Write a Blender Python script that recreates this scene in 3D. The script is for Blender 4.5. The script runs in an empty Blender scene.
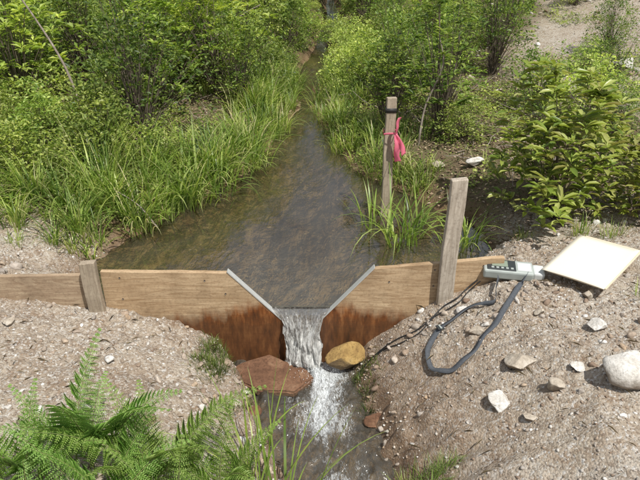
import bpy, math
import numpy as np
from mathutils import Vector
rng=np.random.default_rng(11)
SC=bpy.context.scene
# ------------------------------------------------------------ noise + terrain
def hash2(ix,iy,s):
    n=(ix.astype(np.int64)*374761393+iy.astype(np.int64)*668265263+s*974711)&0xffffffff
    n=((n^(n>>13))*1274126177)&0xffffffff
    return ((n^(n>>16))&0xffff)/65535.0
def vn(x,y,s=0):
    ix=np.floor(x);iy=np.floor(y);fx=x-ix;fy=y-iy
    fx=fx*fx*(3-2*fx);fy=fy*fy*(3-2*fy)
    a=hash2(ix,iy,s);b=hash2(ix+1,iy,s);c=hash2(ix,iy+1,s);d=hash2(ix+1,iy+1,s)
    return (a+(b-a)*fx)*(1-fy)+(c+(d-c)*fx)*fy-.5
def fbm(x,y,o=4,s=0):
    r=0;a=1
    for i in range(o):
        r=r+a*vn(x*2**i+.37*i,y*2**i+.71*i,s+i);a*=.5
    return r
DY=[-9,-3,-2,-1.05,-.75,-.4,0]
DL=[-1.6,-.5,-.25,-.14,-.3,-.45,-.6]
DR=[-.8,.3,.42,.385,.34,.26,.2]
UY=[0,.4,.84,1.4,2.08,2.62,3.27,4.25,5.5,8,14,300]
UL=[-1.7,-1.72,-1.66,-1.36,-1.02,-.70,-.58,-.45,-.34,-.3,.2,.2]
UR=[.95,1.05,1.3,1.25,.74,.33,.18,.0,-.08,.05,.5,.5]
def edges(x,y):
    l=np.interp(y,DY,DL)+.07*vn(y*5,y*0,3)+.05*vn(y*14,y*0,7);r=np.interp(y,DY,DR)+.07*vn(y*5,y*0+9,4)+.05*vn(y*14,y*0,8)
    l2=np.interp(y,UY,UL)+.12*vn(y*2.5,y*0,5)+.07*vn(y*8,y*0,7);r2=np.interp(y,UY,UR)+(.12*vn(y*2.5,y*0+9,6)+.07*vn(y*8,y*0,8))*np.clip(y*2,0,1)
    return l,r,l2,r2
def G(x,y):
    x=np.asarray(x,float);y=np.asarray(y,float)
    l,r,l2,r2=edges(x,y)
    hl=np.interp(l-x,[-.15,0,.1,.3,.8,1.5,4,40],[-.8,-.69,-.47,-.36,-.22,-.12,.02,.3])
    hr=np.interp(x-r,[-.15,0,.12,.35,.6,.93,1.4,2,4,40],[-.8,-.69,-.49,-.29,-.13,.02,.06,.07,.2,1])
    dn=np.maximum(hl,hr)+np.maximum(y,-4)*.04
    d=np.maximum(l2-x,(x-r2)*(1+2.2*np.clip(1-y/.8,0,1)))
    up=np.interp(d,[-.4,0,.25,.7,2,5],[-.40,-.26,-.1,.02,.07,.2])
    up=up+np.clip(y-6,0,60)*.13*np.clip(d/2,0,1)+np.clip(x-2.2,0,40)*.14*np.clip((y-1)/3,0,1)
    w=np.clip((y+.01)/.02,0,1)
    h=dn*(1-w)+up*w
    ro=np.clip(fbm(x*2.3,y*2.3,2,31)*2+.6,.2,1.3)
    return h+.05*fbm(x*1.3,y*1.3,3,11)+.03*fbm(x*6,y*6,3,21)+ro*.034*np.abs(fbm(x*17,y*17,3,35))+ro*.012*fbm(x*40,y*40,2,39)
def g1(x,y): return float(G(np.array([x]),np.array([y]))[0])
# ------------------------------------------------------------ mesh helpers
def mesh(name,V,F,mats,smooth=False,attrs=None,mi=None):
    V=np.asarray(V,np.float32);me=bpy.data.meshes.new(name)
    if not isinstance(F,list): F=[F]
    F=[np.asarray(a,np.int32) for a in F if len(a)]
    nl=sum(a.size for a in F);npoly=sum(len(a) for a in F)
    me.vertices.add(len(V));me.vertices.foreach_set("co",V.ravel())
    me.loops.add(nl);me.loops.foreach_set("vertex_index",np.concatenate([a.ravel() for a in F]))
    tot=np.concatenate([np.full(len(a),a.shape[1],np.int32) for a in F])
    st=np.concatenate([[0],np.cumsum(tot)[:-1]]).astype(np.int32)
    me.polygons.add(npoly);me.polygons.foreach_set("loop_start",st);me.polygons.foreach_set("loop_total",tot)
    if smooth: me.polygons.foreach_set("use_smooth",np.ones(npoly,bool))
    if not isinstance(mats,(list,tuple)): mats=[mats]
    for m in mats: me.materials.append(m)
    if mi is not None: me.polygons.foreach_set("material_index",np.asarray(mi,np.int32))
    me.update(calc_edges=True)
    if attrs:
        for k,a in attrs.items():
            at=me.attributes.new(k,'FLOAT','POINT');at.data.foreach_set("value",np.asarray(a,np.float32).ravel())
    return me
def obj(name,me,loc=(0,0,0),rot=(0,0,0),parent=None,scale=(1,1,1)):
    o=bpy.data.objects.new(name,me);SC.collection.objects.link(o)
    o.location=loc;o.rotation_euler=rot;o.scale=scale
    if parent: o.parent=parent
    return o
def empty(name,loc=(0,0,0),rot=(0,0,0)):
    o=bpy.data.objects.new(name,None);SC.collection.objects.link(o);o.location=loc;o.rotation_euler=rot;o.empty_display_size=.1
    return o
def join(parts):
    Vs=[];fs={};off=0
    for V,F,m in parts:
        Vs.append(V)
        for a in (F if isinstance(F,list) else [F]):
            a=np.asarray(a)
            if len(a): fs.setdefault(a.shape[1],[]).append((a+off,m))
        off+=len(V)
    Fo=[];mi=[]
    for k,l in fs.items():
        Fo.append(np.concatenate([a for a,m in l]));mi+= [np.full(len(a),m) for a,m in l]
    return np.concatenate(Vs),Fo,np.concatenate(mi)
def nrm(v): return v/np.maximum(np.linalg.norm(v,axis=-1,keepdims=True),1e-9)
TA=(np.array([[0,0,0],[.45,.5,.1],[1,0,-.08],[.45,-.5,.1]]),np.array([[0,1,2],[0,2,3]]))
TB=(np.array([[0,0,0],[.3,.4,.08],[.7,.43,.06],[1,0,-.14],[.7,-.43,.06],[.3,-.4,.08],[.5,0,-.02]]),
    np.array([[0,6,1],[1,6,2],[2,6,3],[3,6,4],[4,6,5],[5,6,0]]))
def leaves(P,D,N,L,W,T=TA):
    D=nrm(D);S=nrm(np.cross(N,D));N=np.cross(D,S)
    tv,tf=T;n=len(P);k=len(tv)
    L=np.broadcast_to(L,(n,));W=np.broadcast_to(W,(n,))
    V=P[:,None]+tv[None,:,0,None]*(D*L[:,None])[:,None]+tv[None,:,1,None]*(S*W[:,None])[:,None]+tv[None,:,2,None]*(N*L[:,None])[:,None]
    F=tf[None]+(np.arange(n)*k)[:,None,None]
    return V.reshape(-1,3),F.reshape(-1,tf.shape[1])
def blades(P,H,az,th0,bend,W,seg=6):
    n=len(P);H=np.broadcast_to(H,(n,));W=np.broadcast_to(W,(n,))
    th0=np.broadcast_to(th0,(n,));bend=np.broadcast_to(bend,(n,))
    c=np.stack([np.cos(az),np.sin(az),az*0],1);s=np.stack([-np.sin(az),np.cos(az),az*0],1)
    pos=P.copy();rows=[]
    for i in range(seg+1):
        t=i/seg;w=W*(.7+.6*t if t<.4 else .94*(1-((t-.4)/.6)**1.6)+.02)
        rows.append(np.stack([pos-s*w[:,None]*.5,pos+s*w[:,None]*.5],1))
        th=th0+bend*(t+.5/seg)**1.4
        pos=pos+(c*np.sin(th)[:,None]+np.array([0,0,1])*np.cos(th)[:,None])*(H/seg)[:,None]
    V=np.stack(rows,1).reshape(-1,3)
    b=(np.arange(n)*(seg+1)*2)[:,None,None];k=np.arange(seg)[None,:,None]*2
    F=(b+k+np.array([0,1,3,2])[None,None]).reshape(-1,4)
    return V,F
def tubes(lines,sides=5):
    Vs=[];Fs=[];off=0
    for pts,rad in lines:
        pts=np.asarray(pts,float);n=len(pts);rad=np.broadcast_to(rad,(n,))
        tg=nrm(np.gradient(pts,axis=0));ref=np.array([.31,.17,.93]) if abs(tg[0][2])<.8 else np.array([1,.1,0])
        A=nrm(np.cross(tg,ref));B=np.cross(tg,A)
        a=np.arange(sides)*2*math.pi/sides
        R=pts[:,None]+rad[:,None,None]*(np.cos(a)[None,:,None]*A[:,None]+np.sin(a)[None,:,None]*B[:,None])
        Vs.append(R.reshape(-1,3))
        i=np.arange(n-1)[:,None]*sides;j=np.arange(sides)[None];jn=(j+1)%sides
        Fs.append((np.stack([i+j,i+jn,i+sides+jn,i+sides+j],-1)).reshape(-1,4)+off);off+=n*sides
    return np.concatenate(Vs),np.concatenate(Fs)
def box(x0,x1,y0,y1,z0,z1):
    V=np.array([[x,y,z] for z in(z0,z1) for y in(y0,y1) for x in(x0,x1)],float)
    F=np.array([[0,2,3,1],[4,5,7,6],[0,1,5,4],[2,6,7,3],[0,4,6,2],[1,3,7,5]])
    return V,F
import bmesh
def ico(s):
    b=bmesh.new();bmesh.ops.create_icosphere(b,subdivisions=s,radius=1)
    r=(np.array([v.co[:] for v in b.verts]),np.array([[v.index for v in f.verts] for f in b.faces]));b.free();return r
I1,I2,I3=ico(1),ico(2),ico(4)
def facet(V,k,lo=.55,hi=.9,r=rng):
    V=V.copy()
    for i in range(k):
        n=r.normal(size=3);n/=np.linalg.norm(n);d=r.uniform(lo,hi)
        e=np.maximum(V@n-d,0);V-=e[:,None]*n
    return V
def rot3(a,b,c):
    ca,sa,cb,sb,cc,sc=math.cos(a),math.sin(a),math.cos(b),math.sin(b),math.cos(c),math.sin(c)
    return np.array([[cc,-sc,0],[sc,cc,0],[0,0,1]])@np.array([[cb,0,sb],[0,1,0],[-sb,0,cb]])@np.array([[1,0,0],[0,ca,-sa],[0,sa,ca]])
# ------------------------------------------------------------ material helpers
class NT:
    def __init__(s,name):
        s.m=bpy.data.materials.new(name);s.m.use_nodes=True;s.t=s.m.node_tree;s.t.nodes.clear()
        s.out=s.n("ShaderNodeOutputMaterial")
    def n(s,typ,**k):
        nd=s.t.nodes.new(typ)
        for a,v in k.items(): setattr(nd,a,v)
        return nd
    def l(s,a,b): s.t.links.new(a,b)
    def coord(s,scale=(1,1,1),obj=True):
        c=s.n("ShaderNodeTexCoord");m=s.n("ShaderNodeMapping");m.inputs["Scale"].default_value=scale
        s.l(c.outputs["Object" if obj else "Generated"],m.inputs[0]);return m.outputs[0]
    def noise(s,vec,scale,detail=4,rough=.55,dist=0):
        n=s.n("ShaderNodeTexNoise");n.inputs["Scale"].default_value=scale;n.inputs["Detail"].default_value=detail
        n.inputs["Roughness"].default_value=rough;n.inputs["Distortion"].default_value=dist
        if vec is not None: s.l(vec,n.inputs["Vector"])
        return n.outputs["Fac"]
    def ramp(s,fac,stops,interp='LINEAR'):
        r=s.n("ShaderNodeValToRGB");e=r.color_ramp.elements;r.color_ramp.interpolation=interp
        while len(e)<len(stops): e.new(.5)
        for i,(p,c) in enumerate(stops):
            e[i].position=p;e[i].color=(c[0],c[1],c[2],1) if isinstance(c,(tuple,list)) else (c,c,c,1)
        s.l(fac,r.inputs[0]);return r.outputs[0]
    def mix(s,fac,a,b,mode='MIX'):
        m=s.n("ShaderNodeMix");m.data_type='RGBA';m.blend_type=mode
        for sock,v in((m.inputs[0],fac),(m.inputs[6],a),(m.inputs[7],b)):
            if hasattr(v,"is_output"): s.l(v,sock)
            elif isinstance(v,(int,float)): sock.default_value=v if sock==m.inputs[0] else (v,v,v,1)
            else: sock.default_value=(v[0],v[1],v[2],1)
        return m.outputs[2]
    def math(s,op,a,b=0.0,c=None,clamp=False):
        m=s.n("ShaderNodeMath",operation=op);m.use_clamp=clamp
        for i,v in enumerate((a,b) if c is None else (a,b,c)):
            if hasattr(v,"is_output"): s.l(v,m.inputs[i])
            else: m.inputs[i].default_value=v
        return m.outputs[0]
    def attr(s,name): return s.n("ShaderNodeAttribute",attribute_name=name).outputs["Fac"]
    def bump(s,h,strength=.5,dist=.01,normal=None):
        b=s.n("ShaderNodeBump");b.inputs["Strength"].default_value=strength;b.inputs["Distance"].default_value=dist
        s.l(h,b.inputs["Height"])
        if normal is not None: s.l(normal,b.inputs["Normal"])
        return b.outputs[0]
    def pbr(s,col,rough=.8,normal=None,spec=.3,metal=0):
        b=s.n("ShaderNodeBsdfPrincipled")
        if hasattr(col,"is_output"): s.l(col,b.inputs["Base Color"])
        else: b.inputs["Base Color"].default_value=(*col,1)
        if hasattr(rough,"is_output"): s.l(rough,b.inputs["Roughness"])
        else: b.inputs["Roughness"].default_value=rough
        b.inputs["Specular IOR Level"].default_value=spec;b.inputs["Metallic"].default_value=metal
        if normal is not None: s.l(normal,b.inputs["Normal"])
        return b.outputs[0]
    def fin(s,sh): s.l(sh,s.out.inputs[0]);return s.m
def m_leaf(name,cols,trans=.35,rough=.45,objvar=.35,patch=True):
    t=NT(name);g=t.n("ShaderNodeNewGeometry")
    c=t.ramp(g.outputs["Random Per Island"],[(i/(len(cols)-1),k) for i,k in enumerate(cols)])
    oi=t.n("ShaderNodeObjectInfo")
    hv=t.n("ShaderNodeHueSaturation");t.l(c,hv.inputs["Color"])
    val=t.math('MULTIPLY_ADD',oi.outputs["Random"],objvar*2,1-objvar)
    if patch:
        pn=t.noise(g.outputs["Position"],3.2,3,.6);val=t.math('MULTIPLY',val,t.math('MULTIPLY_ADD',pn,2.7,-.16))
        t.l(t.math('MULTIPLY_ADD',pn,-.10,.542),hv.inputs["Hue"])
    else: t.l(t.math('MULTIPLY_ADD',oi.outputs["Random"],.035,.4825),hv.inputs["Hue"])
    t.l(val,hv.inputs["Value"])
    c=hv.outputs[0]
    p=t.pbr(c,rough,spec=.4)
    tr=t.n("ShaderNodeBsdfTranslucent");t.l(t.mix(1.0,c,(1.45,1.5,.8),'MULTIPLY'),tr.inputs[0])
    mx=t.n("ShaderNodeMixShader");mx.inputs[0].default_value=trans;t.l(p,mx.inputs[1]);t.l(tr.outputs[0],mx.inputs[2])
    return t.fin(mx.outputs[0])
def m_bark(name,a,b,rough=.9):
    t=NT(name);v=t.coord((20,20,4));n=t.noise(v,2,5)
    return t.fin(t.pbr(t.ramp(n,[(.3,a),(.7,b)]),rough,t.bump(n,.6,.01)))
def m_wood(name,a,b,axis,stain=False,rough=.75):
    t=NT(name);sc={'x':(1.2,14,14),'z':(14,14,1.0)}[axis]
    v=t.coord(sc);n=t.noise(v,3,6,.6,1.2);v2=t.coord({'x':(.5,5,5),'z':(5,5,.5)}[axis]);n2=t.noise(v2,2.2,3,.5,2.0)
    w=t.math('ADD',t.math('MULTIPLY',n,.75),t.math('MULTIPLY',t.math('FRACT',t.math('MULTIPLY',n2,5.0)),.25))
    c=t.ramp(w,[(.25,a),(.5,[(x+y)/2 for x,y in zip(a,b)]),(.75,b)])
    bl=t.noise(t.coord(),5,4,.6);c=t.mix(t.ramp(bl,[(.45,0.0),(.75,.55)]),c,[x*.6 for x in a])
    fn=t.noise(t.coord(),60,4,.7);c=t.mix(t.ramp(fn,[(.35,.35),(.5,0.0)]),c,[x*.5 for x in a])
    if stain:
        s=t.n("ShaderNodeSeparateXYZ");cc=t.n("ShaderNodeTexCoord");t.l(cc.outputs["Object"],s.inputs[0])
        dx=t.math('ABSOLUTE',t.math('ADD',s.outputs[0],.125))
        nz=t.noise(t.coord((2.5,1,.8)),4,5,.6)
        f=t.math('ADD',t.math('MULTIPLY',s.outputs[2],-5.0),t.math('MULTIPLY',dx,-1.0))
        f=t.math('ADD',f,t.math('MULTIPLY',nz,1.5))
        fac=t.math('MULTIPLY',t.math('SUBTRACT',f,1.35),2.1,clamp=True)
        st=t.ramp(t.noise(t.coord((6,1,1.4)),4,5,.65),[(.3,(.05,.02,.01)),(.5,(.19,.065,.02)),(.7,(.38,.16,.055))])
        c=t.mix(fac,c,st)
        f2=t.math('ADD',t.math('MULTIPLY',s.outputs[2],-6.0),t.math('MULTIPLY',t.noise(t.coord((3,1,3)),6,5,.7),1.6))
        c=t.mix(t.math('MULTIPLY',t.math('MULTIPLY',t.math('SUBTRACT',f2,2.2),1.2,clamp=True),.6),c,(.07,.04,.022))
        rg=t.math('MULTIPLY_ADD',fac,-.35,rough)
        return t.fin(t.pbr(c,rg,t.bump(w,.35,.004)))
    return t.fin(t.pbr(c,rough,t.bump(w,.4,.004)))
def m_plain(name,c,rough=.5,spec=.4,metal=0,var=.15,scale=40):
    t=NT(name);n=t.noise(t.coord(),scale,4)
    col=t.mix(n,[x*(1-var) for x in c],[min(1,x*(1+var)) for x in c])
    return t.fin(t.pbr(col,rough,t.bump(n,.1,.002),spec,metal))
# ------------------------------------------------------------ ground
def axis(a0,a1,st,lim0,lim1,extra=()):
    v=list(np.arange(a0,a1+1e-6,st));s=st;x=a1
    while x<lim1: s*=1.12;x+=s;v.append(x)
    s=st;x=a0
    while x>lim0: s*=1.12;x-=s;v.append(x)
    v=[q for q in v if not any(abs(q-e)<.01 for e in extra)]+list(extra)
    return np.array(sorted(v))
xs=axis(-2.5,2.7,.0115,-150,150);ys=axis(-1.8,1.2,.0115,-60,220,(-.011,.011))
X,Y=np.meshgrid(xs,ys);Z=G(X,Y)
nx=len(xs);ny=len(ys)
i=np.arange(ny-1)[:,None]*nx+np.arange(nx-1)[None]
F=np.stack([i,i+1,i+nx+1,i+nx],-1).reshape(-1,4)
l,r,l2,r2=edges(X,Y)
lev=np.where(Y<0,-.68,-.25)
wet=np.clip(1-(Z-lev-.02)/.15,0,1)
wet=np.clip(wet+np.where(Y<0,np.clip(1-(X-r-.05)/.6,0,1)*(X>r)*.8+np.clip(1-(l-X)/.35,0,1)*(X<l)*.8,0),0,1)
sub=np.clip((lev-Z)/.05,0,1)
veg=np.clip((Y-.75+.5*fbm(X*2,Y*2,3,40))/.35,0,1)
bare=np.clip((X-2.6-.25*np.abs(Y-5)+1.6*fbm(X*.6,Y*.6,3,44))/.6,0,1)*(Y>1.5)
veg=veg*(1-bare*.9)
veg=np.where((X>1.1)&(Y<1.6),veg*np.clip((Y-1.0)/.4,0,1),veg)
t=NT("gravel_soil")
v=t.coord();big=t.noise(v,1.6,5,.6);mid=t.noise(v,9,6,.68);fin=t.noise(v,110,4,.75);mid2=t.noise(v,28,6,.72)
c=t.ramp(big,[(.32,(.36,.275,.20)),(.5,(.50,.42,.325)),(.66,(.60,.54,.455))])
c=t.mix(t.ramp(mid,[(.36,.75),(.52,0.0)]),c,(.29,.195,.125))
c=t.mix(t.ramp(mid2,[(.36,.7),(.47,0.0)]),c,(.20,.145,.10))
vo=t.n("ShaderNodeTexVoronoi");vo.inputs["Scale"].default_value=85;t.l(v,vo.inputs["Vector"])
vs=t.n("ShaderNodeSeparateColor");t.l(vo.outputs["Color"],vs.inputs[0])
vc=t.ramp(vs.outputs[0],[(0,(.17,.13,.10)),(.3,(.39,.31,.23)),(.6,(.54,.48,.40)),(.85,(.63,.59,.53)),(1,(.80,.78,.74))])
c=t.mix(t.math('MULTIPLY',t.ramp(vs.outputs[1],[(.35,0.0),(.5,1.0)]),.7),c,vc)
c=t.mix(t.ramp(fin,[(.32,.55),(.48,0.0)]),c,(.15,.11,.08))
lit=t.ramp(t.noise(v,26,5,.7),[(.3,(.06,.05,.027)),(.48,(.18,.13,.08)),(.6,(.11,.13,.04)),(.75,(.32,.25,.165))])
c=t.mix(t.attr("veg"),c,lit)
wt=t.attr("wet");wc=t.ramp(mid,[(.3,(.075,.042,.022)),(.5,(.20,.115,.06)),(.7,(.34,.24,.155))])
c=t.mix(t.math('MULTIPLY',wt,.75),c,wc)
silt=t.ramp(mid,[(.3,(.10,.07,.035)),(.45,(.25,.175,.095)),(.6,(.40,.30,.18)),(.72,(.52,.42,.28))])
c=t.mix(t.attr("sub"),c,silt)
h=t.math('ADD',t.math('MULTIPLY',vo.outputs["Distance"],-.9),t.math('ADD',t.math('MULTIPLY',mid2,1.4),t.math('MULTIPLY',fin,1.2)))
ground_mat=t.fin(t.pbr(c,t.math('MULTIPLY_ADD',wt,-.35,.92),t.bump(h,.9,.011),.25))
obj("ground",mesh("ground",np.stack([X.ravel(),Y.ravel(),Z.ravel()],1),F,ground_mat,True,{"wet":wet,"veg":veg,"sub":sub}))
# ------------------------------------------------------------ gravel + stones
t=NT("stone_mix");g=t.n("ShaderNodeNewGeometry")
c=t.ramp(g.outputs["Random Per Island"],[(0,(.20,.135,.095)),(.2,(.37,.285,.21)),(.4,(.48,.42,.36)),(.55,(.33,.30,.265)),(.7,(.43,.31,.20)),(.86,(.58,.55,.50)),(1,(.78,.76,.72))])
n=t.noise(t.coord(),60,5,.7);c=t.mix(t.ramp(n,[(.35,.6),(.6,0.0)]),c,(.17,.125,.09))
stone_mat=t.fin(t.pbr(c,.88,t.bump(n,.5,.005)))
def stones(name,N,xr,yr,smin,smax,T,dens=None,pw=3,cl=-.12):
    x=rng.uniform(*xr,N);y=rng.uniform(*yr,N);z=G(x,y)
    ok=np.where(y<0,(z>-.70),(z>-.24))&(np.abs(y)>.035)
    ok&=(fbm(x*1.7,y*1.7,3,77)+rng.uniform(-.5,.5,N)>cl)
    if dens is not None: ok&=dens(x,y)
    x,y,z=x[ok],y[ok],z[ok];n=len(x)
    s=smin+(smax-smin)*rng.uniform(0,1,n)**pw
    tv,tf=T;vars_=[facet(tv,10,.4,.85) for _ in range(14)]
    V=np.empty((n,len(tv),3))
    for i in range(n):
        R=rot3(rng.normal()*.35,rng.normal()*.35,rng.uniform(0,6.28))
        q=vars_[rng.integers(14)]*np.array([1,rng.uniform(.55,.95),rng.uniform(.4,.75)])*s[i]
        V[i]=q@R.T+np.array([x[i],y[i],z[i]+s[i]*.12])
    F=(tf[None]+(np.arange(n)*len(tv))[:,None,None]).reshape(-1,3)
    return obj(name,mesh(name,V.reshape(-1,3),F,stone_mat))
bankok=lambda x,y:(y<.75+.3*vn(x*2,y*2,9))|((x>1.1)&(y<1.4))
stones("gravel",42000,(-3,3),(-2.0,1.4),.003,.015,I1,bankok,2.2,-.2)
stones("scattered_stones",5200,(-3,3),(-2.0,1.2),.010,.036,I2,bankok,2.6,0)
stones("bank_stones",520,(-3,3),(-1.8,1.0),.022,.058,I2,lambda x,y:bankok(x,y)&((x>.4)|(rng.uniform(size=len(x))<.35)),2.4,0)
stones("hillside_stones",1800,(2.0,8),(2,9),.015,.09,I1,lambda x,y:(x>2.0),2.5)
stones("creek_bank_stones",160,(-.75,.75),(-1.3,-.05),.02,.05,I2,None,2.0,-.3)
def rockmat(name,a,b,c3):
    t=NT(name);v=t.coord();n=t.noise(v,9,6,.65);n2=t.noise(v,60,4,.7)
    c=t.ramp(n,[(.3,a),(.55,b),(.75,c3)]);c=t.mix(t.ramp(n2,[(.3,.6),(.52,0.0)]),c,[q*.45 for q in a])
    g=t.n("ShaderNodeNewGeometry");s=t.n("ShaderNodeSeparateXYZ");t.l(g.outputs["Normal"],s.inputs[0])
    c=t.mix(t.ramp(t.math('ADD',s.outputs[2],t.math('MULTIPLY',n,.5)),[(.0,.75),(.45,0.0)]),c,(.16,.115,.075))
    return t.fin(t.pbr(c,.88,t.bump(t.math('ADD',n,t.math('MULTIPLY',n2,.4)),.8,.014)))
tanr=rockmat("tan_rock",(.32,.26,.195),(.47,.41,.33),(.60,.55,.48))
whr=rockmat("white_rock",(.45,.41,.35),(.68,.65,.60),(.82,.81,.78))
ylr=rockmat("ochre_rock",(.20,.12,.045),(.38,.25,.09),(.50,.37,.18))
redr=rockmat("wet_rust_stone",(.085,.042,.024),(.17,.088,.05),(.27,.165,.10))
def rock(x,y,sx,sy,sz,mat,seed,rz=0,z=None,k=12,name="rock",lo=.35,T=I3,sink=.3,tilt=0):
    r=np.random.default_rng(seed);V=facet(T[0],k,lo,.8,r)
    V=V+.05*np.stack([fbm(V[:,0]*3+a,V[:,1]*3+V[:,2]*2.3,4,seed+a) for a in range(3)],1)
    V=V*np.array([sx,sy,sz])*1.12;V=V@rot3(tilt,tilt*.5,rz).T
    zz=(g1(x,y) if z is None else z)
    return obj(name,mesh(name,V,T[1],mat,False),(x,y,zz+sz*(1-sink)*.6))
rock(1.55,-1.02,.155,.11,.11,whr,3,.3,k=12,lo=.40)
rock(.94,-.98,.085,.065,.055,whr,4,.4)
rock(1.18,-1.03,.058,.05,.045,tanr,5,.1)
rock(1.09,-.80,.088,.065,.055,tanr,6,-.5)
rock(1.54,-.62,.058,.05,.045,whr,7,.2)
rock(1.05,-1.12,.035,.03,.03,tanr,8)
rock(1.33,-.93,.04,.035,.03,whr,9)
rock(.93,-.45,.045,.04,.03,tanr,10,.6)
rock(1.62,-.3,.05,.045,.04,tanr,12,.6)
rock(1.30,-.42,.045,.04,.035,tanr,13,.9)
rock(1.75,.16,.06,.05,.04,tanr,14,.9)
rock(-1.9,-.35,.04,.035,.025,tanr,24,.9);rock(-1.62,.38,.05,.04,.03,tanr,25,.9)
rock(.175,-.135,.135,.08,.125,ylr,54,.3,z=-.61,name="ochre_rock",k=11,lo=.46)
r_=np.random.default_rng(5);ang=np.linspace(0,2*math.pi,15)[:-1];poly=[(.27*math.cos(a)*r_.uniform(.85,1.1),.18*math.sin(a)*r_.uniform(.8,1.1)) for a in ang]
bm=bmesh.new();vs=[bm.verts.new((x,y,0)) for x,y in poly];f=bm.faces.new(vs)
e=bmesh.ops.extrude_face_region(bm,geom=[f]);bmesh.ops.translate(bm,vec=(0,0,.055),verts=[v for v in e['geom'] if isinstance(v,bmesh.types.BMVert)])
bmesh.ops.recalc_face_normals(bm,faces=bm.faces)
bmesh.ops.bevel(bm,geom=[ee for ee in bm.edges],offset=.012,segments=2,affect='EDGES')
bmesh.ops.triangulate(bm,faces=bm.faces);bmesh.ops.subdivide_edges(bm,edges=bm.edges,cuts=3)
for v in bm.verts:
    q=float(fbm(np.array([v.co.x*12]),np.array([v.co.y*12+v.co.z*9]),4,9)[0]);v.co.z+=.016*q;v.co.x+=.008*q
me=bpy.data.meshes.new("flat_stone");bm.to_mesh(me);bm.free();me.materials.append(redr);obj("flat_stone",me,(-.32,-.205,-.685),(.10,.02,-.1))
rock(-.58,-.30,.09,.07,.06,tanr,17,.3,z=-.63);rock(.34,-.62,.07,.05,.05,redr,18,.3);rock(-.42,-.6,.06,.05,.04,redr,19,.3)
rock(1.45,2.05,.10,.07,.06,whr,20,.2);rock(.45,3.6,.09,.07,.07,whr,21,.2);rock(1.15,2.2,.06,.05,.04,tanr,22,.2);rock(3.9,4.6,.16,.12,.1,whr,23)
# ------------------------------------------------------------ weir
ply=m_wood("weathered_plywood",(.30,.19,.10),(.58,.43,.27),'x',True)
zin=m_plain("zinc_strip",(.58,.58,.56),.5,.5,.4)
wr=empty("plywood_weir",(0,0,0))
def prism(poly,y0,y1):
    n=len(poly);V=np.array([[p[0],y0,p[1]] for p in poly]+[[p[0],y1,p[1]] for p in poly],float)
    bm=bmesh.new();vs=[bm.verts.new(v) for v in V]
    bm.faces.new(vs[:n]);bm.faces.new(vs[n:][::-1])
    for i in range(n): j=(i+1)%n;bm.faces.new([vs[j],vs[i],vs[n+i],vs[n+j]])
    bmesh.ops.recalc_face_normals(bm,faces=bm.faces)
    return bm
def bmobj(name,bm,mat,parent=None,bevel=0,**k):
    me=bpy.data.meshes.new(name);bm.to_mesh(me);bm.free();me.materials.append(mat)
    o=obj(name,me,parent=parent,**k)
    if bevel:
        b=o.modifiers.new("bevel","BEVEL");b.width=bevel;b.segments=2
    return o
def rag(a,b,n,amp,s):
    a=np.array(a);b=np.array(b);return [tuple(a+(b-a)*i/n+np.array([0,rng.uniform(-amp,amp)])*(0<i<n)) for i in range(n)]
bmobj("notched_board",prism([(-1.42,.045),(-1.42,-.95),(1.18,-.95),(1.18,.145)]+rag((1.16,.147),(.345,.065),16,.0025,1)+[(.345,.065),(.0,-.34),(-.25,-.34),(-.59,.035)]+rag((-.59,.035),(-1.42,.045),16,.0025,1)[1:],-.018,.018),ply,wr,.002)
ply2=m_wood("old_board",(.26,.175,.11),(.48,.37,.25),'x')
bmobj("side_board",prism([(-3.4,.0),(-3.4,-.7),(-1.47,-.7),(-1.47,.035)],-.045,-.012),ply2,wr,.003)
def strip(a,b,name,w=.010):
    a=np.array(a);b=np.array(b);d=(b-a)/np.linalg.norm(b-a);n=np.array([-d[1],d[0]])
    if n[1]<0: n=-n
    bmobj(name,prism([tuple(a+n*.003),tuple(b+n*.003),tuple(b-n*w*.3),tuple(a-n*w*.3)],-.022,.024),zin,wr)
strip((-.60,.046),(-.25,-.334),"notch_edge_strip_1");strip((0,-.334),(.352,.076),"notch_edge_strip_2")
scr=m_plain("screw_steel",(.20,.17,.15),.5,.5,.7);parts=[]
for sx,sz in((-1.30,.0),(-1.30,-.16),(-.75,-.02),(-.62,-.12),(.45,-.03),(.74,.06),(.86,.07),(.74,-.06),(.86,-.05),(1.05,.09)):
    a=np.arange(8)*math.pi/4;R=.006
    V=np.array([[sx+R*math.cos(q),-.0215,sz+R*math.sin(q)] for q in a]+[[sx+R*math.cos(q),-.017,sz+R*math.sin(q)] for q in a])
    parts+= [(V,[np.array([list(range(8))]),np.array([[i,(i+1)%8,8+(i+1)%8,8+i] for i in range(8)])],0)]
V,F,mi=join(parts);obj("screws",mesh("screws",V,F,scr),parent=wr)
def stake(name,x,y,ztop,zb,w,d,mat,lean=(0,0),cut=0,rz=0):
    bm=bmesh.new();bmesh.ops.create_cube(bm,size=1)
    bmesh.ops.scale(bm,vec=(w,d,ztop-zb),verts=bm.verts);bmesh.ops.translate(bm,vec=(0,0,(ztop-zb)/2),verts=bm.verts)
    bmesh.ops.subdivide_edges(bm,edges=[e for e in bm.edges if abs(e.verts[0].co.z-e.verts[1].co.z)>.1],cuts=8)
    for v in bm.verts:
        h=v.co.z
        if h>(ztop-zb)-.001: v.co.z+=cut*v.co.x/w
        v.co.x+=.004*math.sin(h*9+x*5);v.co.y+=.003*math.sin(h*7)
    return bmobj(name,bm,mat,None,.004,loc=(x,y,zb),rot=(lean[0],lean[1],rz))
grey=m_wood("grey_stake_wood",(.27,.22,.165),(.58,.51,.42),'z')
grey2=m_wood("tan_stake_wood",(.26,.205,.145),(.48,.40,.30),'z')
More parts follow.
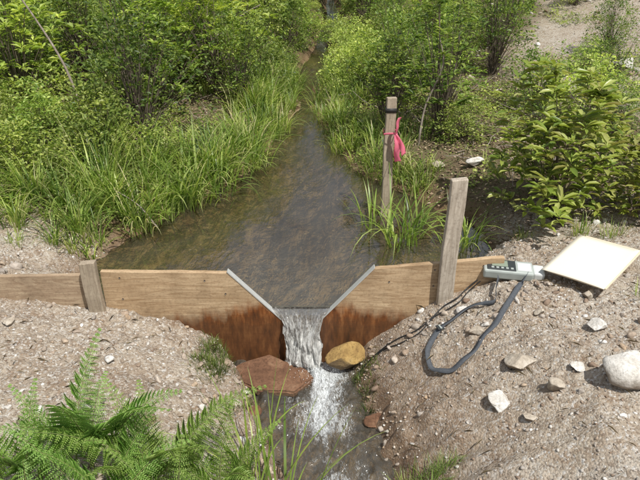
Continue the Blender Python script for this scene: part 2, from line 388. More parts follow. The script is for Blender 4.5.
stake("wooden_stake",-1.455,-.075,.16,-.6,.098,.05,grey2,(.02,.0),.012)
stake("wooden_stake",.80,-.055,.70,-.6,.098,.05,grey,(.0,.02),.01,.05)
st=stake("wooden_stake",.57,1.48,.80,-.55,.08,.045,grey2,(0,.004),.0,.1)
blk=m_plain("black_marker",(.03,.028,.026),.6)
V,F=box(-.0435,.0435,-.026,.026,1.23,1.265);obj("black_band",mesh("black_band",V,F,blk),parent=st)
# pink flagging tape
pk=NT("pink_tape");tr=pk.n("ShaderNodeBsdfTranslucent");tr.inputs[0].default_value=(.9,.25,.4,1)
mx=pk.n("ShaderNodeMixShader");mx.inputs[0].default_value=.35;pk.l(pk.pbr((.88,.24,.34),.4),mx.inputs[1]);pk.l(tr.outputs[0],mx.inputs[2]);pkm=pk.fin(mx.outputs[0])
tape=empty("flagging_tape",(.605,1.44,.52))
def catm(pts,k=8):
    pts=np.array(pts,float);n=len(pts);P=np.vstack([2*pts[0]-pts[1],pts,2*pts[-1]-pts[-2]]);out=[]
    for u in np.linspace(0,n-1,(n-1)*k+1):
        q=min(int(u),n-2);f=u-q;a,b,c,d=P[q],P[q+1],P[q+2],P[q+3]
        out.append(.5*((2*b)+(-a+c)*f+(2*a-5*b+4*c-d)*f*f+(-a+3*b-3*c+d)*f**3))
    return np.array(out)
smooth=catm
def ribbon(pts,w,side,mat,name,parent=None,thick=.002,loc=(0,0,0),sm=False):
    C=catm(pts);T=nrm(np.gradient(C,axis=0))
    S=nrm(np.array([side(i/(len(C)-1),C[i],T[i]) for i in range(len(C))]));N=nrm(np.cross(T,S))
    W=np.array([w(i/(len(C)-1)) if callable(w) else w for i in range(len(C))])[:,None]
    V=np.stack([C-S*W/2-N*thick,C+S*W/2-N*thick,C+S*W/2+N*thick,C-S*W/2+N*thick],1).reshape(-1,3)
    m=len(C);i=np.arange(m-1)[:,None]*4;j=np.arange(4)[None];F=np.stack([i+j,i+(j+1)%4,i+4+(j+1)%4,i+4+j],-1).reshape(-1,4)
    F=np.vstack([F,[[0,3,2,1]],[[4*m-4,4*m-3,4*m-2,4*m-1]]])
    return obj(name,mesh(name,V,F,mat,sm),loc,parent=parent)
ribbon([(-.085,-.012,-.01),(-.05,-.03,.0),(.01,-.034,.004),(.02,.0,.004),(.015,.08,.0),(-.07,.085,0),(-.085,.03,-.005)],.016,lambda u,c,t:(0,0,1),pkm,"tie_loop",tape,.0008)
ribbon([(.01,-.04,.01),(.015,-.046,-.04),(.03,-.05,-.10),(.025,-.05,-.17),(.04,-.05,-.23)],lambda u:.028+.03*min(1,u*2),lambda u,c,t:(1,.9*math.sin(u*6),.25),pkm,"tail_1",tape,.0006)
ribbon([(.01,-.045,.0),(.045,-.055,-.05),(.07,-.06,-.11),(.085,-.055,-.17)],lambda u:.022+.03*u,lambda u,c,t:(1,-.8*math.sin(u*5),.5),pkm,"tail_2",tape,.0006)
ribbon([(.01,-.045,.0),(.02,-.055,.05),(.02,-.055,.10),(.035,-.05,.14)],lambda u:.018+.02*u,lambda u,c,t:(1,.6,.1),pkm,"tail_3",tape,.0006)
# ------------------------------------------------------------ water upstream
t=NT("pond_water");v=t.coord((1,.55,1))
n=t.noise(v,6,4,.55,.6);nb=t.noise(t.coord((1,.7,1)),30,3,.5)
amp=t.ramp(t.noise(t.coord((1,.5,1)),1.5,3),[(.38,.25),(.62,1.0)])
bm_=t.bump(t.math('MULTIPLY',t.math('ADD',n,t.math('MULTIPLY',nb,.26)),amp),.36,.02)
mur=t.ramp(t.noise(t.coord((1,.5,1)),2.4,5,.65,.6),[(.3,(.10,.08,.045)),(.5,(.15,.13,.085)),(.7,(.20,.18,.13))])
df=t.n("ShaderNodeBsdfDiffuse");t.l(mur,df.inputs[0])
tp=t.n("ShaderNodeBsdfTransparent");tp.inputs[0].default_value=(.92,.85,.68,1)
m1=t.n("ShaderNodeMixShader");m1.inputs[0].default_value=.24;t.l(tp.outputs[0],m1.inputs[1]);t.l(df.outputs[0],m1.inputs[2])
gl=t.n("ShaderNodeBsdfGlossy");gl.inputs["Roughness"].default_value=.01;t.l(bm_,gl.inputs["Normal"])
fr=t.n("ShaderNodeFresnel");fr.inputs[0].default_value=2.0;t.l(bm_,fr.inputs["Normal"])
m2=t.n("ShaderNodeMixShader");t.l(fr.outputs[0],m2.inputs[0]);t.l(m1.outputs[0],m2.inputs[1]);t.l(gl.outputs[0],m2.inputs[2])
pond=t.fin(m2.outputs[0])
V=np.array([[-3,.02,-.25],[3,.02,-.25],[3,30,-.25],[-3,30,-.25]]);obj("stream_water",mesh("stream_water",V,np.array([[0,1,2,3]]),pond))
# ------------------------------------------------------------ downstream water with foam
wx=np.arange(-.9,.75,.007);wy=np.arange(-3.2,-.019,.007);WX,WY=np.meshgrid(wx,wy)
cx=np.interp(WY,[-3.2,-1.6,-1.05,-.75,-.4,-.1],[0,.13,.12,.05,-.02,.02])
s=WX-cx;dist=-WY-.1
turb=.35+.65*np.exp(-np.maximum(dist,0)*.8)
wv=.05*turb*fbm(WX*9,WY*5,4,50)+.03*turb*fbm(WX*22,WY*10,3,60)
mound=.04*np.exp(-((WX+.0)/.10)**2-((WY+.16)/.08)**2)
WZ=-.68+wv+mound
foam=np.exp(-(s/.14)**2)*np.exp(-np.maximum(dist-.05,0)*3.0)*.8+.40*np.exp(-(s/.21)**4)
foam=np.clip(foam+1.0*fbm(WX*10,WY*3.5,4,70)*np.clip(foam*1.8,0.1,1)-.10,0,1)*np.clip(1-(-.30-WX)/.1,0,1)
nxw=len(wx);i=np.arange(len(wy)-1)[:,None]*nxw+np.arange(nxw-1)[None]
F=np.stack([i,i+1,i+nxw+1,i+nxw],-1).reshape(-1,4)
t=NT("riffle_water")
v=t.coord((1,.45,1));n=t.noise(v,34,4,.6,.5)
b_=t.bump(n,.8,.025)
df=t.n("ShaderNodeBsdfDiffuse");df.inputs[0].default_value=(.18,.165,.135,1)
tp=t.n("ShaderNodeBsdfTransparent");tp.inputs[0].default_value=(.90,.84,.68,1)
m1=t.n("ShaderNodeMixShader");m1.inputs[0].default_value=.3;t.l(tp.outputs[0],m1.inputs[1]);t.l(df.outputs[0],m1.inputs[2])
gl=t.n("ShaderNodeBsdfGlossy");gl.inputs["Roughness"].default_value=.10;t.l(b_,gl.inputs["Normal"])
fr=t.n("ShaderNodeFresnel");fr.inputs[0].default_value=1.9;t.l(b_,fr.inputs["Normal"])
m2=t.n("ShaderNodeMixShader");t.l(fr.outputs[0],m2.inputs[0]);t.l(m1.outputs[0],m2.inputs[1]);t.l(gl.outputs[0],m2.inputs[2])
fm=t.pbr((.66,.69,.70),.5,b_)
fo=t.attr("foam")
fa=t.math('ADD',fo,t.math('MULTIPLY',t.math('SUBTRACT',t.noise(t.coord((1.5,.5,1)),55,5,.75,1.2),.59),3.6))
fa=t.math('MULTIPLY',t.math('MULTIPLY',fa,.92,clamp=True),t.math('MULTIPLY',fo,3.0,clamp=True))
m3=t.n("ShaderNodeMixShader");t.l(fa,m3.inputs[0]);t.l(m2.outputs[0],m3.inputs[1]);t.l(fm,m3.inputs[2])
obj("downstream_water",mesh("downstream_water",np.stack([WX.ravel(),WY.ravel(),WZ.ravel()],1),F,t.fin(m3.outputs[0]),True,{"foam":foam}))
# waterfall nappe
nu,nv=80,110;U,Vv=np.meshgrid(np.linspace(-1,1,nu),np.linspace(0,1,nv))
ky=np.interp(Vv,[0,.12,.25,.4,.6,.8,1],[.032,.005,-.025,-.06,-.10,-.13,-.15])
kz=np.interp(Vv,[0,.12,.25,.4,.6,.8,1],[-.2495,-.256,-.285,-.35,-.46,-.58,-.70])
hw=np.interp(Vv,[0,.12,.25,.45,.7,1],[.215,.20,.165,.132,.125,.145])
cxx=np.interp(Vv,[0,.25,.6,1],[-.125,-.125,-.125,-.105])
edge=np.abs(U)**3
FX=cxx+U*hw+.03*fbm(U*3,Vv*7,4,80)*np.clip((Vv-.15)*2,0,1);FZ=kz+.03*edge*np.clip((Vv-.15)*3,0,1)
lump=fbm(U*7+Vv*1.5,Vv*5,4,81)
FY=ky-.06*lump*np.clip((Vv-.1)*2,0,1)+.05*edge*np.clip((Vv-.25)*3,0,1)
i=np.arange(nv-1)[:,None]*nu+np.arange(nu-1)[None];F=np.stack([i,i+1,i+nu+1,i+nu],-1).reshape(-1,4)
t=NT("falling_water")
cb=t.n("ShaderNodeCombineXYZ");t.l(t.attr("fu"),cb.inputs[0]);t.l(t.attr("fv"),cb.inputs[1])
mp=t.n("ShaderNodeMapping");mp.inputs["Scale"].default_value=(4,1.8,1);t.l(cb.outputs[0],mp.inputs[0])
n=t.noise(mp.outputs[0],2.0,6,.7,1.6);b_=t.bump(n,1.0,.04)
mp2=t.n("ShaderNodeMapping");mp2.inputs["Scale"].default_value=(9,14,1);t.l(cb.outputs[0],mp2.inputs[0]);n2=t.noise(mp2.outputs[0],2.0,5,.75)
wf=t.math('ADD',t.math('MULTIPLY',n,1.1),t.math('MULTIPLY',n2,.6))
wf=t.math('ADD',wf,t.math('MULTIPLY_ADD',t.attr("fv"),.46,-.42))
fa=t.ramp(wf,[(.50,0.0),(.84,1.0)])
fa=t.math('MULTIPLY',fa,t.math('MULTIPLY',t.math('SUBTRACT',t.attr("fv"),.12),5.0,clamp=True))
tp=t.n("ShaderNodeBsdfTransparent");tp.inputs[0].default_value=(.90,.83,.70,1)
df=t.n("ShaderNodeBsdfDiffuse");df.inputs[0].default_value=(.34,.29,.21,1)
m1=t.n("ShaderNodeMixShader");m1.inputs[0].default_value=.35;t.l(tp.outputs[0],m1.inputs[1]);t.l(df.outputs[0],m1.inputs[2])
gl=t.n("ShaderNodeBsdfGlossy");gl.inputs["Roughness"].default_value=.1;t.l(b_,gl.inputs["Normal"])
fr=t.n("ShaderNodeFresnel");fr.inputs[0].default_value=1.6;t.l(b_,fr.inputs["Normal"])
m2=t.n("ShaderNodeMixShader");t.l(fr.outputs[0],m2.inputs[0]);t.l(m1.outputs[0],m2.inputs[1]);t.l(gl.outputs[0],m2.inputs[2])
m3=t.n("ShaderNodeMixShader");t.l(fa,m3.inputs[0]);t.l(m2.outputs[0],m3.inputs[1]);t.l(t.pbr((.82,.82,.79),.35,b_),m3.inputs[2])
obj("waterfall",mesh("waterfall",np.stack([FX.ravel(),FY.ravel(),FZ.ravel()],1),F,t.fin(m3.outputs[0]),True,{"fu":U,"fv":Vv}))
t=NT("spray");spray_m=t.fin(t.pbr((.8,.82,.82),.2,spec=.6))
n=260;P=np.stack([rng.normal(-.03,.08,n),-.15-np.abs(rng.normal(0,.08,n)),-.655+np.abs(rng.normal(0,.03,n))],1)
sz=rng.uniform(.001,.0028,n);V=(P[:,None]+I1[0][None]*sz[:,None,None]).reshape(-1,3);F=(I1[1][None]+(np.arange(n)*len(I1[0]))[:,None,None]).reshape(-1,3)
obj("water_spray",mesh("water_spray",V,F,spray_m,True))
# ------------------------------------------------------------ meter, strap, cable
mz=max(g1(1.24,-.03),g1(1.1,-.03),g1(1.35,-.03),g1(1.24,.05))+.045
mt=empty("water_quality_meter",(1.23,-.03,mz),(.16,.02,-.16))
gry=m_plain("meter_grey_plastic",(.34,.37,.345),.55,var=.3,scale=12);dk=m_plain("meter_dark_plastic",(.035,.04,.042),.4);wht=m_plain("meter_white_label",(.56,.58,.56),.55,var=.25,scale=14)
lcd=m_plain("meter_lcd",(.22,.26,.20),.2)
def bbox(name,a,mat,bev,par,**k):
    bm=bmesh.new();V,F=box(*a);vs=[bm.verts.new(v) for v in V]
    for f in F: bm.faces.new([vs[i] for i in f])
    bmesh.ops.recalc_face_normals(bm,faces=bm.faces);return bmobj(name,bm,mat,par,bev,**k)
bbox("body",(-.18,.13,-.065,.065,-.035,.03),gry,.012,mt)
bbox("face_panel",(-.16,.02,-.052,.052,.028,.036),dk,.004,mt)
bbox("display",(-.13,-.03,-.02,.04,.035,.039),lcd,.002,mt)
for k in range(5): bbox("key_%d"%(k+1),(-.135+k*.03,-.117+k*.03,-.043,-.028,.035,.041),gry,.002,mt)
bbox("label",(.03,.115,-.04,.04,.029,.033),wht,.002,mt)
bbox("end_cap",(.128,.20,-.05,.05,-.03,.024),wht,.012,mt)
V,F=tubes([([(-.178,0,0),(-.21,0,.0),(-.225,0,-.005)],[.016,.014,.008])],10);obj("connector",mesh("connector",V,F,dk,True),parent=mt)
webm=m_plain("grey_webbing",(.085,.092,.102),.95,.08,var=.45,scale=120)
SP=[(1.13,-.10,.05),(1.10,-.17,.02),(1.07,-.27,.012),(.98,-.235,.02),(.907,-.235,.012),(.82,-.29,.008),(.743,-.312,.014),(.68,-.38,.006),(.65,-.46,.012),(.66,-.55,.008),(.70,-.61,.014),(.76,-.645,.006),(.825,-.63,.012),(.90,-.575,.006),(.962,-.50,.014),(1.04,-.44,.008),(1.11,-.36,.016),(1.25,-.17,.03),(1.31,-.09,.05)]
SP=[(x,y,max(g1(x+a,y+b) for a in(-.02,0,.02) for b in(-.02,0,.02))+h*.9) for x,y,h in SP]
def sd(u,c,tg):
    h=np.cross(tg,(0,0,1));a=.45*math.sin(u*19)+(1.1 if u<.15 or u>.95 else 0);return h*math.cos(a)+np.array([0,0,1])*math.sin(a)
ribbon(SP,.032,sd,webm,"meter_strap",None,.001)
bk=empty("strap_buckle",tuple(np.array(SP[6])+np.array([0,0,.006])),(0,.1,.3));bbox("buckle_frame",(-.022,.022,-.022,.022,-.003,.005),dk,.002,bk);bbox("buckle_bar",(-.006,.006,-.02,.02,.0055,.009),gry,.001,bk)
cb_=m_plain("black_cable",(.02,.02,.02),.45)
CP=[(1.02,-.03,.06),(.95,-.06,.03),(.88,-.10,.02),(.80,-.12,.02),(.72,-.16,.015),(.62,-.19,.015),(.50,-.20,.015),(.40,-.17,.015),(.30,-.16,.01),(.22,-.22,.0),(.15,-.28,-.02)]
C=smooth([(x,y+.012*math.sin(i*2.3),g1(x,y)+h) for i,(x,y,h) in enumerate(CP)]);C2=smooth([(x+.01,y-.03+.02*math.sin(i*2),g1(x,y-.03)+h+.006) for i,(x,y,h) in enumerate(CP[:-2])])
V,F=tubes([(C,.0045),(C2,.004)],6);obj("probe_cable",mesh("probe_cable",V,F,cb_,True))
# ------------------------------------------------------------ clipboard with paper
cbd=empty("clipboard",(1.77,-.03,max(g1(1.76,-.04),g1(1.6,-.2),g1(1.9,.1),g1(1.5,0))+.045),(.08,-.05,-.78))
bbox("board",(-.19,.175,-.30,.255,-.006,.006),m_plain("manila_board",(.66,.56,.42),.65),.002,cbd)
pm=m_plain("cream_paper",(.76,.70,.58),.75,.2,var=.04,scale=6)
V=[];n=14
for j in range(n):
    for i2 in range(n):
        a=i2/(n-1);b=j/(n-1);V.append((-.22+a*.39,-.32+b*.54,.012+.012*a*b+.006*math.sin(a*3+b*2)+.02*max(0,a-.8)*b))
i=np.arange(n-1)[:,None]*n+np.arange(n-1)[None];F=np.stack([i,i+1,i+n+1,i+n],-1).reshape(-1,4)
o=obj("paper_sheet",mesh("paper_sheet",V,F,pm,True),parent=cbd);sm=o.modifiers.new("s","SOLIDIFY");sm.thickness=.003
# ------------------------------------------------------------ vegetation
bark=m_bark("shrub_bark",(.08,.06,.04),(.22,.18,.14));dead=m_bark("dead_wood",(.14,.11,.085),(.36,.31,.26))
greens=[m_leaf("shrub_leaf_a",[(.06,.11,.02),(.12,.195,.032),(.19,.275,.055),(.28,.35,.09)]),
        m_leaf("shrub_leaf_b",[(.045,.09,.018),(.10,.17,.03),(.15,.23,.045),(.21,.28,.065)]),
        m_leaf("shrub_leaf_c",[(.13,.195,.035),(.21,.295,.055),(.30,.37,.085),(.37,.42,.14)])]
laurel=m_leaf("laurel_leaf",[(.12,.185,.035),(.22,.29,.05),(.32,.38,.08),(.42,.46,.15),(.24,.22,.07)],.3,.33,.1,False)
grass_m=m_leaf("grass_blade",[(.06,.115,.02),(.12,.20,.035),(.19,.28,.055),(.28,.35,.09),(.42,.39,.21)],.4,.42,.1)
sedge_m=m_leaf("sedge_blade",[(.10,.17,.03),(.16,.25,.045),(.23,.32,.07),(.32,.38,.13)],.4,.38,.1)
def shrub(seed,H,R,ncl,per,L,W,mat,T=TA,low=.15,whorl=False,sig=.09,vis=.5):
    r=np.random.default_rng(seed)
    a=r.uniform(0,6.283,ncl);hh=low+(1-low)*r.uniform(0,1,ncl)**.75
    rad=R*np.sqrt(r.uniform(.05,1,ncl))*np.sqrt(np.clip(1.06-(hh-.45)**2*3.0,0.05,1))*(1+.3*np.sin(3*a+seed))
    Cc=np.stack([rad*np.cos(a),rad*np.sin(a),hh*H*(1+.2*np.sin(2*a+seed*1.7))],1)
    lines=[];ns=7
    ends=Cc[r.permutation(ncl)[:max(ns*6,int(ncl*vis))]]
    for k,e in enumerate(ends):
        b=np.array([r.normal()*.04*R,r.normal()*.04*R,-.03]);m=(b+e)*.5+np.array([-e[0]*.18,-e[1]*.18,.08*H])+r.normal(size=3)*.03*H
        tt=np.linspace(0,1,6)[:,None];pts=(1-tt)**2*b+2*tt*(1-tt)*m+tt**2*e
        r0=.009*H if k<ns*2 else .004*H
        lines.append((pts,np.linspace(r0,.0015,6)))
    SV,SF=tubes(lines,4)
    n=ncl*per;cc=np.repeat(Cc,per,0)
    if whorl:
        az=r.uniform(0,6.28,n);up=r.uniform(-.1,.7,n);D=np.stack([np.cos(az),np.sin(az),up],1)
        P=cc+nrm(D)*.008+np.stack([np.zeros(n)]*2+[r.uniform(-.03,.01,n)],1)
        N=np.stack([-np.cos(az)*up,-np.sin(az)*up,np.ones(n)],1)+r.normal(size=(n,3))*.15
    else:
        P=cc+r.normal(size=(n,3))*sig*np.array([1,1,.6])
        out=nrm(cc*np.array([1,1,.3]));D=out*.5+r.normal(size=(n,3))*np.array([.7,.7,.35])
        N=np.array([0,0,1])+r.normal(size=(n,3))*.55
    P[:,2]=np.maximum(P[:,2],.01)
    s=r.uniform(.6,1.3,n);LV,LF=leaves(P,D,N,L*s,W*s,T)
    V,F,mi=join([(SV,SF,0),(LV,LF,1)])
    return mesh("shrub",V,F,[bark,mat],False,None,mi)
protos=[shrub(1,1.2,.65,190,15,.062,.030,greens[0],sig=.065),shrub(2,1.5,.6,180,14,.058,.026,greens[1],low=.2,sig=.075),
        shrub(3,1.0,.75,180,15,.058,.032,greens[2],sig=.065),shrub(4,1.8,.7,180,14,.07,.032,greens[0],low=.3,sig=.08),
        shrub(5,.7,.6,140,18,.05,.026,greens[2],low=.05,sig=.07),shrub(6,1.3,.7,150,11,.10,.034,greens[2],whorl=True,low=.2),
        shrub(7,1.6,.8,150,10,.10,.036,greens[0],whorl=True,low=.15)]
thick=empty("shrub_thicket")
def put(me,x,y,s,par=thick,name="shrub",dz=0):
    return obj(name,me,(x,y,g1(x,y)-.03+dz),(rng.normal()*.08,rng.normal()*.08,rng.uniform(0,6.28)),par,(s,s,s*rng.uniform(.8,1.2)))
def field(n,xr,yr,smin,smax,spacing,cond,ids):
    pts=[]
    for _ in range(n):
        x=rng.uniform(*xr);y=rng.uniform(*yr)
        if not cond(x,y): continue
        sp=spacing*(1+max(0,y-4)*.07)
        if any((x-a)**2+(y-b)**2<sp*sp for a,b in pts): continue
        pts.append((x,y));put(protos[ids[rng.integers(len(ids))]],x,y,rng.uniform(smin,smax))
    return len(pts)
LE=lambda y:np.interp(y,UY,UL);RE=lambda y:np.interp(y,UY,UR)
field(900,(-9,0),(1.9,13),.5,1.05,.50,lambda x,y:x<LE(y)-.75-.15*(y<3) and abs(x)<1.3+.62*(y+3.5) ,[0,1,2,3,4,5,6])
field(600,(0,9),(2.6,13),.45,.85,.55,lambda x,y:x>RE(y)+.6+.35*(y<4) and abs(x)<1.3+.62*(y+3.5) and not(x>2.6+.25*abs(y-4.5)+vn(np.array(x*1.),np.array(y*1.),4) and y<8),[0,1,2,3,4,5,6])
field(160,(-1.2,1.6),(6.2,12),.4,.8,.55,lambda x,y:True,[0,2,4,5])
field(400,(-16,16),(12,26),1.4,2.6,1.0,lambda x,y:abs(x)<3+.62*(y+3.5),[0,2,3,5,6])
for x,y,s in((-2.6,1.55,.7),(-3.1,1.2,.75),(-2.2,2.0,.75),(3.0,1.6,.4),(-3.6,1.0,.65),(-1.0,4.2,.55),(-.85,5.2,.6),(.6,5.0,.5),(.55,5.9,.5),(3.3,3.6,.45),(4.1,5.6,.5),(3.5,4.8,.35),(2.9,2.5,.4)): put(protos[int(rng.integers(0,5))],x,y,s)
lb=shrub(21,1.0,.55,215,9,.108,.037,laurel,TB,.12,True);obj("laurel_bush",lb,(1.84,.98,g1(1.84,.95)-.03),(0,0,.4))
lb2=shrub(22,.6,.4,90,9,.085,.03,laurel,TB,.12,True);obj("laurel_bush",lb2,(2.4,.8,g1(2.4,.8)-.03),(0,0,1.4))
lb3=shrub(23,1.25,.42,85,9,.08,.028,greens[1],TB,.35,True);obj("laurel_bush",lb3,(1.25,2.9,g1(1.25,2.9)-.03))
lb4=shrub(24,1.0,.4,90,9,.08,.028,greens[0],TB,.3,True);obj("laurel_bush",lb4,(.75,3.3,g1(.75,3.3)-.03))
def tufts(name,pts,per,h0,h1,w,mat,spread=.05,bend=(.5,1.7),seg=7,az0=None):
    Vs=[]
    for (x,y,s) in pts:
        n=int(per*s);px=x+rng.normal(0,spread*s,n);py=y+rng.normal(0,spread*s,n);pz=np.maximum(G(px,py)-.01,-.3 if y>0 else -.7)
        a=np.arctan2(py-y,px-x)+rng.normal(0,.6,n)
        cb=rng.uniform(.8,1.25)
        Vs.append((*blades(np.stack([px,py,pz],1),s*rng.uniform(h0,h1,n),a,rng.uniform(.02,.35,n),cb*rng.uniform(*bend,n),w*rng.uniform(.5,1.5,n),seg),0))
    V,F,mi=join(Vs);return obj(name,mesh(name,V,F,mat,True))
lp=[]
for _ in range(125):
    y=rng.uniform(1.0,6.5);off=abs(rng.normal(0,.38))
    lp.append((LE(y)+.03-off,y,rng.uniform(.4,1.2)))
for _ in range(70): lp.append((rng.uniform(-3.4,-1.7),rng.uniform(.62,1.9),rng.uniform(.35,.85)))
tufts("bank_grass",lp,58,.22,.66,.0095,grass_m,.06,(.4,2.3))
rp=[]
for _ in range(120):
    y=rng.uniform(1.9,6.5);rp.append((RE(y)+.0+abs(rng.normal(0,.38)),y,rng.uniform(.35,.9)))
tufts("bank_grass",rp,50,.2,.52,.0075,grass_m,.07,(.4,2.1))
tufts("sedge_clump",[(.62,.95,1.0),(.74,1.0,.95),(1.10,.85,.85),(.42,1.25,.65),(1.2,.95,.7),(.85,1.25,.6)],28,.35,.78,.012,sedge_m,.06,(.3,2.3))
tufts("sedge_clump",[(-.95,1.95,1.0),(-1.15,1.75,1.05),(-1.4,1.5,.9),(-.8,2.5,.95),(-.7,2.9,.8),(-1.55,1.2,.7)],34,.35,.8,.015,sedge_m,.09,(.6,2.4))
moss=m_leaf("moss",[(.05,.075,.018),(.10,.145,.03),(.16,.21,.05)])
tufts("moss_tuft",[(-.68+rng.normal()*.06,-.10-rng.uniform(0,.45),.9) for _ in range(24)]+[(.29+rng.normal()*.03,-.15-rng.uniform(0,.4),.7) for _ in range(14)]+[(-.45+rng.normal()*.04,-.45-rng.uniform(0,.3),.6) for _ in range(10)],50,.03,.10,.0035,moss,.04,(.2,1.5),seg=3)
tufts("grass_tuft",[(.46,-1.2,1),(.56,-1.25,1),(.38,-1.27,.9),(.64,-1.2,.7),(.5,-1.35,1)],110,.07,.2,.003,sedge_m,.04,(.3,1.8),seg=5)
tufts("foreground_grass",[(-.30,-1.32,1.0),(-.20,-1.42,1.05)],24,.35,.80,.011,sedge_m,.06,(.2,2.4),seg=9)
tufts("grass_tuft",[(1.95,-.35,.8),(2.1,-.2,.8),(2.2,-.6,.8),(1.9,.55,1),(1.5,.6,.7),(2.05,.4,.9),(-2.2,.5,.8),(-2.0,.62,.7)],60,.08,.2,.004,grass_m,.04,(.3,1.4),seg=4)
def scat(n,xr,yr,cond):
    x=rng.uniform(*xr,n);y=rng.uniform(*yr,n);z=G(x,y);k=cond(x,y,z);return x[k],y[k],z[k]
x,y,z=scat(120000,(-5,5),(.9,8),lambda x,y,z:(z>-.2)&(fbm(x*2.2,y*2.2,3,90)+.12*(x<0)-.3*(x>2.4)>-.06)&~((x>1.1)&(y<1.7)))
n=len(x);hgt=.02+.18*rng.uniform(0,1,n)**2*np.clip(fbm(x*3,y*3,2,91)+.6,.1,1)
V,F=leaves(np.stack([x,y,z+hgt],1),rng.normal(size=(n,3))*np.array([1,1,.3]),np.array([0,0,1])+rng.normal(size=(n,3))*.3,rng.uniform(.02,.05,n),rng.uniform(.012,.026,n))
obj("ground_cover",mesh("ground_cover",V,F,greens[2]))
x,y,z=scat(24000,(-4,4),(.8,6),lambda x,y,z:(z>-.24));n=len(x)
V,F=leaves(np.stack([x,y,z+.008],1),rng.normal(size=(n,3))*np.array([1,1,.12]),np.array([0,0,1])+rng.normal(size=(n,3))*.25,rng.uniform(.02,.05,n),rng.uniform(.012,.026,n))
dry=m_leaf("dry_leaf",[(.10,.065,.038),(.22,.155,.095),(.36,.27,.17),(.50,.41,.29)],.1,.8,.05,False)
obj("leaf_litter",mesh("leaf_litter",V,F,dry))
x,y,z=scat(2600,(-1.7,1.3),(.05,4),lambda x,y,z:(z<-.26)&(fbm(x*2.5,y*2.5,2,55)>-.1));n=len(x)
V,F=leaves(np.stack([x,y,z+.01],1),rng.normal(size=(n,3))*np.array([1,1,.1]),np.array([0,0,1])+rng.normal(size=(n,3))*.2,rng.uniform(.02,.05,n),rng.uniform(.01,.024,n))
obj("sunken_leaves",mesh("sunken_leaves",V,F,dry))
x,y,z=scat(1000,(-2.6,2.8),(-1.8,.9),lambda x,y,z:np.where(y<0,z>-.6,z>-.2)&(np.abs(y)>.06));n=len(x)
V,F=leaves(np.stack([x,y,z+.012],1),rng.normal(size=(n,3))*np.array([1,1,.15]),np.array([0,0,1])+rng.normal(size=(n,3))*.2,rng.uniform(.02,.09,n),rng.uniform(.0015,.004,n))
obj("twig_debris",mesh("twig_debris",V,F,m_leaf("straw",[(.07,.05,.03),(.18,.13,.08),(.34,.27,.17)],.05,.8,.05,False)))
ln=[]
for _ in range(300):
    x=rng.uniform(-2.6,2.8);y=rng.uniform(.8,5.0)
    L=rng.uniform(.15,.6);a=rng.uniform(0,6.28);e=rng.uniform(0,.5);z=g1(x,y)
    if min(z,g1(x+L*math.cos(a),y+L*math.sin(a)))<-.2: continue
    p=np.array([x,y,z+.01]);dd=np.array([math.cos(a)*math.cos(e),math.sin(a)*math.cos(e),math.sin(e)])
    tt=np.linspace(0,1,5)[:,None];ln.append((p+tt*dd*L+rng.normal(size=(5,3))*.012,np.linspace(.006,.0025,5)))
ln+=[(smooth([(-2.35,2.6,.3),(-2.5,2.7,.8),(-2.75,2.8,1.25),(-2.95,2.8,1.6)]),np.linspace(.016,.006,25)),
     (smooth([(-1.6,6.2,.5),(-1.2,6.4,.8),(-.9,6.5,.95)]),np.linspace(.012,.006,17)),
     (smooth([(-1.35,1.15,-.2),(-1.5,1.2,-.02),(-1.7,1.25,.1)]),np.linspace(.007,.003,17)),
     (smooth([(1.0,2.6,-.05),(1.05,2.65,.4),(1.2,2.7,.8),(1.15,2.75,1.1)]),np.linspace(.014,.005,25)),
     (smooth([(-3.2,2.2,.2),(-3.15,2.25,.7),(-3.2,2.2,1.2)]),np.linspace(.016,.006,17))]
V,F=tubes(ln,5);obj("dead_branches",mesh("dead_branches",V,F,dead,True))
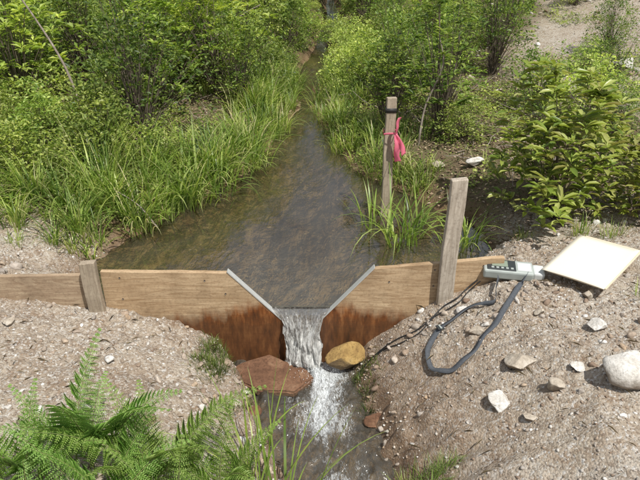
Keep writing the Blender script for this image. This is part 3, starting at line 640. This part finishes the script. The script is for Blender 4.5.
# ferns
fern_m=m_leaf("fern_green",[(.12,.21,.038),(.19,.30,.055),(.27,.39,.09),(.36,.46,.15)],.4,.42,.08,False)
stem_m=m_plain("fern_stem",(.17,.20,.06),.6)
def frond(base,az,L,th0,bend,npn=21,twist=0):
    c=np.array([math.cos(az),math.sin(az),0]);s0=np.array([-math.sin(az),math.cos(az),0]);k=40
    pos=np.array(base,float);pts=[pos.copy()];tg=[];wob=rng.normal()*.25
    for i in range(k):
        u=(i+.5)/k;th=th0+bend*u**1.6;d_=c*math.sin(th)+np.array([0,0,1])*math.cos(th)+s0*wob*u*u;d_=d_/np.linalg.norm(d_);tg.append(d_);pos=pos+d_*L/k;pts.append(pos.copy())
    pts=np.array(pts);tg=np.array(tg+[tg[-1]])
    Ps=[];Ds=[];Ns=[];Ls=[];Ws=[]
    for j in range(npn):
        u=.2+.79*(j/(npn-1))**.9;ii=u*k;i0=int(ii);p=pts[min(i0,k)]+(pts[min(i0+1,k)]-pts[min(i0,k)])*(ii-i0);T=tg[min(i0,k)]
        pl=L*.225*min(1,((u-.12)/.22))*(1-((u-.3)/.72)**1.2 if u>.3 else 1)
        pl=max(pl*rng.uniform(.85,1.1),.010)
        for sgn in(-1,1):
            nn=np.cross(T,s0);S=s0*math.cos(twist)+nn*math.sin(twist);Nn=np.cross(T,S)
            if Nn[2]<0: Nn=-Nn
            pd=nrm(S*sgn+T*.38-np.array([0,0,.12])+rng.normal(size=3)*.07)
            m=max(4,int(pl/.0098));q=np.cross(Nn,pd)
            for i in range(m):
                w=(i+.5)/m;pp=p+pd*pl*w-np.array([0,0,1])*pl*.15*w*w
                ll=.0165*(L/.6)*(1-w)**.7*(pl/(L*.225))**.4+.004
                for s2 in(-1,1):
                    Ps.append(pp);Ds.append(q*s2+pd*.6);Ns.append(Nn);Ls.append(ll);Ws.append(ll*.46)
            Ps.append(p);Ds.append(pd);Ns.append(Nn);Ls.append(pl);Ws.append(.005)
    V,F=leaves(np.array(Ps),np.array(Ds),np.array(Ns),np.array(Ls),np.array(Ws))
    SV,SF=tubes([(pts,np.linspace(.0038,.0008,k+1))],4)
    return [(V,F,0),(SV,SF,1)]
def fern(x,y,n,L,b=(.5,1.5),name="fern"):
    parts=[];z=g1(x,y)
    for i in range(n):
        az=6.283*(i+rng.uniform(0,.8))/n
        parts+=frond((x+rng.normal()*.03,y+rng.normal()*.03,z-.01),az,L*rng.uniform(.7,1.12),rng.uniform(.08,.45),rng.uniform(*b),twist=rng.normal()*.2)
    V,F,mi=join(parts);obj(name,mesh(name,V,F,[fern_m,stem_m],False,None,mi))
for x,y,n,L in((-1.08,-1.40,8,.70),(-.74,-1.44,8,.72),(-1.34,-1.52,7,.62),(-.46,-1.38,6,.54),(-.9,-1.66,6,.56),(-.58,-1.66,6,.54),(-1.25,-1.75,5,.5),(-.24,-1.58,6,.46)):
    fern(x,y,n,L)
# ------------------------------------------------------------ light, world, camera
el=math.radians(60);az=math.radians(145)
sd_=Vector((math.sin(az)*math.cos(el),math.cos(az)*math.cos(el),math.sin(el)))
L=bpy.data.lights.new("sun","SUN");L.energy=5.0;L.angle=math.radians(.5);L.color=(1,.97,.91)
so=bpy.data.objects.new("sun",L);SC.collection.objects.link(so);so.rotation_euler=sd_.to_track_quat('Z','Y').to_euler();so.location=(4,-5,8)
w=bpy.data.worlds.new("World");SC.world=w;w.use_nodes=True;nt=w.node_tree
sk=nt.nodes.new("ShaderNodeTexSky");sk.sky_type='NISHITA';sk.sun_disc=False;sk.sun_elevation=el;sk.sun_rotation=az
tc=nt.nodes.new("ShaderNodeTexCoord");nz=nt.nodes.new("ShaderNodeTexNoise");nz.inputs["Scale"].default_value=2.6;nz.inputs["Detail"].default_value=7
nt.links.new(tc.outputs["Generated"],nz.inputs["Vector"])
rp_=nt.nodes.new("ShaderNodeValToRGB");e=rp_.color_ramp.elements;e[0].position=.42;e[0].color=(.15,.15,.15,1);e[1].position=.60;e[1].color=(.8,.8,.8,1)
nt.links.new(nz.outputs["Fac"],rp_.inputs[0])
mxw=nt.nodes.new("ShaderNodeMix");mxw.data_type='RGBA';nt.links.new(rp_.outputs[0],mxw.inputs[0]);nt.links.new(sk.outputs[0],mxw.inputs[6]);mxw.inputs[7].default_value=(9,9.1,9.3,1)
nt.links.new(mxw.outputs[2],nt.nodes["Background"].inputs[0]);nt.nodes["Background"].inputs[1].default_value=.09
SC.view_settings.view_transform='Standard';SC.view_settings.look='None';SC.view_settings.exposure=0
c=bpy.data.cameras.new("camera");c.lens=35;c.clip_end=500;c.clip_start=.05;co=bpy.data.objects.new("camera",c);SC.collection.objects.link(co)
co.location=(0,-3.5,2.05);co.rotation_euler=(math.radians(63),0,0);SC.camera=co
